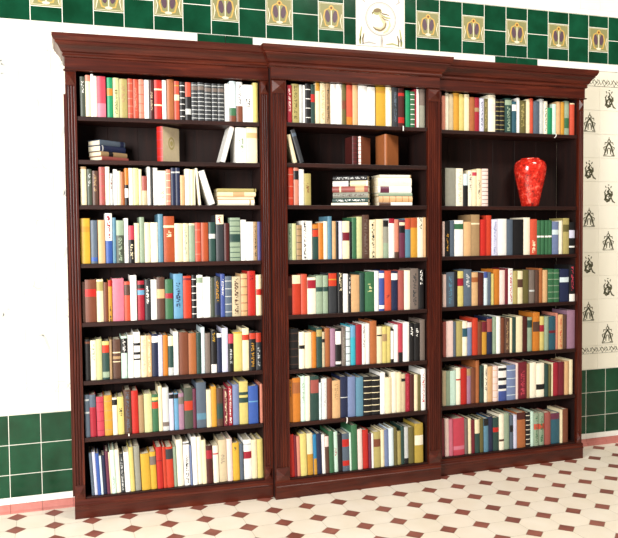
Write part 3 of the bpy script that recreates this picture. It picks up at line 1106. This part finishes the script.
# ------------------------------------------------------------------ wall
XL, XR = -3.2, 6.6
m = MB(); m.box(XL, XR, WALL_Y, WALL_Y+0.12, 0, 3.6)
wall = tag(m.build('wall_back', GROUT), kind='structure')
m = MB()
k0 = math.floor((XL-WX)/TILE) + 1; k1 = math.floor((XR-WX)/TILE) - 1
g = 0.0005
for k in range(k0, k1):
    x = WX + (k+0.6)*TILE
    z = Z_DADO + 0.001
    while z < Z_FRIEZE-0.06:
        z2 = min(z+TILE, Z_FRIEZE-0.045)
        m.bevbox(x+g, x+TILE-g, WALL_Y-0.004, WALL_Y, z+g, z2-g, 0.0006); z += TILE
    z = Z_FRIEZE_TOP + 0.032
    while z < 3.5:
        m.bevbox(x+g, x+TILE-g, WALL_Y-0.004, WALL_Y, z+g, z+TILE-g, 0.0006); z += TILE
m.build('wall_tiling', WHITE_TILE, wall)
def strip(name, z0, z1, yy, mat, skip=()):
    m = MB()
    for q in range(k0*20, k1*20, 10):                       # half-tile lengths, left out where green pieces take their place
        a, e = q/20, q/20 + 0.5
        for s0, s1 in skip:
            if s0 <= a + 0.25 <= s1: a = e
            elif a < s1 < e: a = s1
            elif a < s0 < e: e = s0
        if e - a > 0.02: m.bevbox(WX+a*TILE+0.0004, WX+e*TILE-0.0004, yy, WALL_Y, z0, z1, 0.0010)
    return tag(m.build(name, mat), kind='structure')
strip('trim_1', Z_FRIEZE-0.044, Z_FRIEZE-0.001, WALL_Y-0.007, WHITE_STRIP, ((5.5, 7.5), (17.5, 19.5)))
strip('trim_2', Z_FRIEZE_TOP+0.001, Z_FRIEZE_TOP+0.030, WALL_Y-0.009, WHITE_STRIP)
strip('trim_3', Z_COVE, Z_WHITE, WALL_Y-0.010, WHITE_STRIP)
m = MB()
for k in range(k0, k1):
    m.prism_x([(WALL_Y, 0.0), (WALL_Y-0.036, 0.0), (WALL_Y-0.035, 0.003), (WALL_Y-0.022, 0.010), (WALL_Y-0.014, 0.022), (WALL_Y-0.012, Z_COVE-0.001), (WALL_Y, Z_COVE-0.001)], WX+k*TILE+0.0008, WX+(k+1)*TILE-0.0008)
tag(m.build('baseboard_back', COVE), kind='structure')
# dado of square green tiles
m = MB()
for k in range(k0, k1):
    zt = Z_DADO
    while zt > Z_WHITE + 0.01:
        zb = max(zt-TILE, Z_WHITE)
        m.bevbox(WX+k*TILE+0.0015, WX+(k+1)*TILE-0.0015, WALL_Y-0.008, WALL_Y, zb+0.0015, zt-0.0015, 0.0015); zt -= TILE
dado = tag(m.build('trim_4', GREEN), kind='structure')
m = MB(); m.box(XL, XR, WALL_Y-0.0062, WALL_Y+0.001, Z_WHITE, Z_DADO); m.build('joint_filler', GROUT, dado)
# frieze: pairs of green tiles alternating with tulip tiles between two halves
m = MB(); fz = None
tul = []
def green(x0, x1, z0, z1): m.bevbox(x0+0.0018, x1-0.0018, WALL_Y-0.008, WALL_Y, z0+0.0018, z1-0.0018, 0.0015)
zf, zt = Z_FRIEZE, Z_FRIEZE_TOP; zm = (zf+zt)/2; hq = (zt-zf)/4
for k in range(k0, k1):
    x = WX + k*TILE; x2 = x+TILE
    if k == 11: green(x, x+TILE/2, zf, zm); green(x, x+TILE/2, zm, zt)
    elif k == 13: green(x+TILE/2, x2, zf, zm); green(x+TILE/2, x2, zm, zt)
    elif k == 12: pass
    elif k % 2 == 0: green(x, x2, zf, zf+hq); green(x, x2, zt-hq, zt); tul.append(x)
    else: green(x, x2, zf, zm); green(x, x2, zm, zt)
for a in (5.5, 6.5, 17.5, 18.5): green(WX+a*TILE, WX+(a+1)*TILE, zf-0.0005-TILE, zf-0.0005)
fz = tag(m.build('trim_5', GREEN), kind='structure')
def tulip_tile():
    m = MB(); h = TILE/2 - 0.0018
    m.bevbox(-h, h, -0.008, 0, -h, h, 0.0015, 0)
    y = -0.0086
    m.stroke([(-h*.92, h*.92), (h*.92, h*.92), (h*.92, -h*.92), (-h*.92, -h*.92), (-h*.92, h*.92)], 0.003, y, 3)
    for sx in (-1, 1):
        m.stroke([(0, -h*.8), (sx*h*.45, -h*.7), (sx*h*.62, -h*.1), (sx*h*.5, h*.4), (sx*h*.12, h*.62)], 0.008, y-0.0002, 1)
        m.ell(sx*h*.30, -h*.02, h*.19, h*.46, y-0.0004, 2, 18, -sx*0.12)
        m.stroke([(sx*h*.85, -h*.85), (sx*h*.75, -h*.3), (sx*h*.85, h*.2)], 0.006, y-0.0002, 3)
    m.stroke([(0, -h*.75), (0, h*.45)], 0.012, y-0.0006, 3)
    m.ell(0, h*.62, h*.2, h*.2, y-0.0008, 1, 20)
    m.ell(0, h*.62, h*.09, h*.1, y-0.0010, 4, 14)
    m.ell(0, -h*.78, h*.26, h*.1, y-0.0008, 3, 14)
    return m.build('tulip_tile', [DECO_BG, DECO_GOLD, DECO_PURPLE, DECO_PALE, DECO_BROWN], fz)
m = MB(); m.box(XL, XR, WALL_Y-0.0062, WALL_Y+0.001, Z_FRIEZE, Z_FRIEZE_TOP); m.build('joint_filler', GROUT, fz)
t0 = tulip_tile(); t0.matrix_local = T3(tul[0]+TILE/2, WALL_Y, zm)
for x in tul[1:]:
    c = t0.copy(); COL.objects.link(c); c.parent = fz; c.matrix_local = T3(x+TILE/2, WALL_Y, zm)
# painted roundel tile with a curled bird
m = MB(); h = TILE
m.bevbox(-h+0.001, h-0.001, -0.009, 0, zf-zm+0.001, zt-zm-0.001, 0.0015, 0)
y = -0.0096
m.ring(0.0, 0.008, 0.088, 0.006, y, 3)
m.ring(0.0, 0.008, 0.081, 0.002, y, 4)
m.stroke([(0.002, -0.082), (0.003, -0.11), (0.001, -0.139)], 0.010, y, 3)
m.stroke([(0.008, -0.084), (0.011, -0.11), (0.010, -0.139)], 0.003, y, 2)
# bird: head, neck curl, body and swept wing
m.ell(-0.020, 0.046, 0.026, 0.018, y-0.0002, 1, 20, 0.2)
m.ell(-0.020, 0.052, 0.022, 0.011, y-0.0004, 2, 18, 0.2)
m.stroke([(-0.038, 0.046), (-0.050, 0.036), (-0.046, 0.028)], 0.008, y-0.0003, 2)
m.stroke([(-0.004, 0.046), (0.012, 0.036), (0.030, 0.034), (0.050, 0.030)], 0.007, y-0.0004, 2)
m.stroke([(-0.002, 0.034), (0.016, 0.022), (0.034, 0.016), (0.058, 0.016)], 0.009, y-0.0004, 1)
m.stroke([(0.004, 0.020), (0.022, 0.006), (0.046, 0.004)], 0.007, y-0.0004, 2)
m.stroke([(-0.010, 0.034), (0.010, 0.010), (0.026, -0.018), (0.014, -0.044), (-0.012, -0.050), (-0.034, -0.042)], 0.022, y-0.0003, 4)
m.stroke([(0.030, -0.010), (0.024, -0.036), (0.000, -0.054), (-0.030, -0.050), (-0.046, -0.036)], 0.009, y-0.0005, 2)
m.stroke([(0.050, 0.004), (0.054, -0.024), (0.038, -0.052), (0.014, -0.066)], 0.012, y-0.0003, 4)
for sx in (-1, 1):
    for q, (a, bb) in enumerate(((0.118, -0.04), (0.104, -0.075), (0.122, -0.09))):
        m.stroke([(sx*a, -0.132), (sx*(a+0.002), (bb-0.132)/2), (sx*(a-0.006), bb)], 0.010, y, 1 + q % 2)
    m.stroke([(sx*0.03, -0.126), (sx*0.07, -0.120), (sx*0.11, -0.130)], 0.009, y, 3 if sx < 0 else 1)
    m.stroke([(sx*0.09, 0.09), (sx*0.11, 0.105), (sx*0.10, 0.125)], 0.012, y, 3)
m.build('roundel_tile', [PLAQUE_BG, PLAQUE_OLIVE, PLAQUE_BROWN, PLAQUE_GREY, PLAQUE_SAND], fz, T3(WX+12.5*TILE, WALL_Y, zm))

# prints on the pale tiles
def motif(kind, m, cx, cz, y, mi=0, glare=False):
    s = 0.056 if kind == 'A' else 0.060
    P = lambda pts: [(cx + a*s, cz + b*s) for a, b in pts]
    st = []
    if kind == 'A':
        for q in (-1, 1):
            st += [([(q*.05, .35), (q*.3, .1), (q*.42, -.3), (q*.62, -.8)], .17), ([(q*.1, -.05), (q*.22, -.4), (q*.2, -.75)], .12), ([(q*.45, .1), (q*.7, -.05), (q*.6, -.35)], .10),
                   ([(q*.2, .5), (q*.5, .5), (q*.55, .25)], .10), ([(q*.3, -.82), (q*.75, -.86)], .12)]
        st += [([(-.2, .62), (0, .9), (.2, .62), (0, .45), (-.2, .62)], .13), ([(0, .95), (0, 1.1)], .12), ([(-.12, -.1), (.12, -.1)], .12), ([(-.75, -.95), (.75, -.95)], .08), ([(-.25, .3), (0, .42), (.25, .3)], .14), ([(-.32, -.15), (-.5, -.55)], .1), ([(.32, -.15), (.5, -.55)], .1)]
    else:
        st += [([(-.1, .75), (.1, .5), (-.15, .25), (.25, 0), (.3, -.35), (-.05, -.6), (-.35, -.45), (-.3, -.1), (0, .1)], .16),
               ([(.3, -.3), (.5, -.7), (.8, -.85)], .13), ([(-.4, .85), (-.3, .65)], .16), ([(.35, .85), (.25, .65)], .16), ([(-.5, .1), (-.4, -.3), (-.55, -.6)], .10),
               ([(0, -.3), (.1, -.5)], .16), ([(.45, .3), (.5, -.1)], .10), ([(-.1, .95), (.08, .95)], .13),
               ([(-.3, .5), (-.5, .2), (-.35, 0)], .12), ([(-.05, .1), (.12, -.1), (.02, -.35)], .14), ([(.2, .4), (.4, .15), (.42, -.2)], .13), ([(-.5, -.5), (-.2, -.75), (.2, -.62)], .13), ([(-.2, .35), (.1, .3)], .12), ([(-.25, -.2), (.2, -.2)], .08)]
    rg = random.Random(int(cx*1000)+int(cz*77))
    for pts, w in st:
        if glare and rg.random() < 0.75: continue  # strokes left out to imitate glare washing over the print
        m.stroke(P(pts), w*s*1.35, y, mi)
def border(m, x0, x1, z0, z1, y, mi=0, glare=False):
    n = int((x1-x0)/0.071); rg = random.Random(5)
    for k in range(n):
        cx = x0 + (k+0.5)*0.071; cz = (z0+z1)/2; hh = (z1-z0)/2
        for st, w in (([(-.032, -.4), (-.015, .7), (.005, -.2), (.02, .6), (.033, -.5)], .007), ([(-.03, .7), (-.01, -.8), (.012, .8)], .006), ([(-.034, -.9), (.034, -.9)], .004), ([(.012, -.6), (.028, .1)], .007)):
            if glare and rg.random() < 0.6: continue
            m.stroke([(cx+a, cz+b*hh) for a, b in st], w, y, mi)
yp = WALL_Y - 0.0047
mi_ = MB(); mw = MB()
for col in range(-20, 43):
    cx = WX + (col+0.1)*TILE
    if 1.6 < cx < 3.05 or 0.35 < cx <= 1.6: continue
    for k in range(1, 12):
        if (col + k) % 2: continue
        kind = ('A' if k in (10, 6, 2) else 'B') if col % 2 == 0 else ('A' if k in (9, 5, 1) else 'B')
        if cx < 1: motif(kind, mw, cx, Z_DADO + (k+0.47)*TILE, yp, 0, True)  # left prints: glare put into the ink colour and missing strokes
        else: motif(kind, mi_, cx, Z_DADO + (k+0.47)*TILE, yp)
for z0, z1 in ((2.170, 2.220), (0.556, 0.602)):
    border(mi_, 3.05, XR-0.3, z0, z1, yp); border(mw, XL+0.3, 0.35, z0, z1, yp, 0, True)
mi_.build('wall_print', INK, wall); mw.build('wall_print', INK_GLARE, wall)

# ------------------------------------------------------------------ floor of octagons and small squares
m = MB(); m.box(XL, XR, -5.6, WALL_Y+0.1, -0.06, -0.0012, 2)
hd = 0.275*PITCH; gj = 0.0009; e = 0.5*PITCH
def clipw(pts):
    out = []
    for i in range(len(pts)):
        a, b = pts[i], pts[(i+1) % len(pts)]
        ia, ib = a[1] <= WALL_Y, b[1] <= WALL_Y
        if ia: out.append(a)
        if ia != ib:
            t = (WALL_Y-a[1])/(b[1]-a[1]); out.append((a[0]+(b[0]-a[0])*t, WALL_Y))
    return out
for i in range(int((XL-OX)/PITCH)+1, int((XR-OX)/PITCH)-1):
    for jj in range(-3, 33):
        x, y = OX+i*PITCH, OY-jj*PITCH
        if y - hd < WALL_Y:
            d = hd-gj*1.4
            p = clipw([(x+d, y), (x, y+d), (x-d, y), (x, y-d)])
            if len(p) > 2: m.add([(a, b, 0.0) for a, b in p], [tuple(range(len(p)))], 1)
        x += e; y += e; o = e-gj; c = hd+gj*0.6; c2 = e - hd - gj*0.6
        p = clipw([(x+o, y-c2), (x+o, y+c2), (x+c2, y+o), (x-c2, y+o), (x-o, y+c2), (x-o, y-c2), (x-c2, y-o), (x+c2, y-o)])
        if len(p) > 2: m.add([(a, b, 0.0) for a, b in p], [tuple(range(len(p)))], 0)
tag(m.build('floor', [OCTA, DOT, JOINT]), kind='structure')

# ------------------------------------------------------------------ light and camera
def area(name, loc, target, sx, sy, power, col):
    l = bpy.data.lights.new(name, 'AREA'); l.shape = 'RECTANGLE'; l.size = sx; l.size_y = sy; l.energy = power; l.color = col
    o = bpy.data.objects.new(name, l); COL.objects.link(o); o.location = loc
    o.rotation_euler = (Vector(target)-Vector(loc)).to_track_quat('-Z', 'Y').to_euler(); return o
area('window_daylight', (-2.1, -3.2, 2.0), (0.9, 0.2, 0.9), 1.8, 2.2, 345, (1.0, 0.975, 0.94))
area('right_wall_fill', (2.9, -2.4, 4.1), (2.7, 0.0, 1.0), 1.2, 1.2, 130, (1.0, 0.93, 0.82))  # unseen fill light, added to brighten the right of the wall
w = bpy.data.worlds.new('room_ambience'); SC.world = w; w.use_nodes = True
bg = w.node_tree.nodes['Background']; bg.inputs[0].default_value = (1.0, 0.95, 0.88, 1); bg.inputs[1].default_value = 0.12

cd = bpy.data.cameras.new('camera'); co = bpy.data.objects.new('camera', cd); COL.objects.link(co)
cd.sensor_fit = 'HORIZONTAL'; cd.sensor_width = 36; cd.lens = CAM['f']/618*36; cd.clip_end = 60
sy, cy = math.sin(CAM['yaw']), math.cos(CAM['yaw']); sp, cp = math.sin(CAM['pitch']), math.cos(CAM['pitch']); sr, cr = math.sin(CAM['roll']), math.cos(CAM['roll'])
fx = Vector((sy, cy, 0)); r = Vector((cy, -sy, 0)); u = Vector((0, 0, 1))
F = fx*cp - u*sp; U = u*cp + fx*sp
R2 = r*cr + U*sr; U2 = -r*sr + U*cr
M = Matrix((R2, U2, -F)).transposed().to_4x4(); M.translation = (CAM['cx'], CAM['cy'], CAM['cz'])
co.matrix_world = M
SC.camera = co
SC.view_settings.view_transform = 'Standard'; SC.view_settings.look = 'None'
SC.view_settings.gamma = 1.0; SC.view_settings.use_curve_mapping = False
SC.view_settings.exposure = 0.0
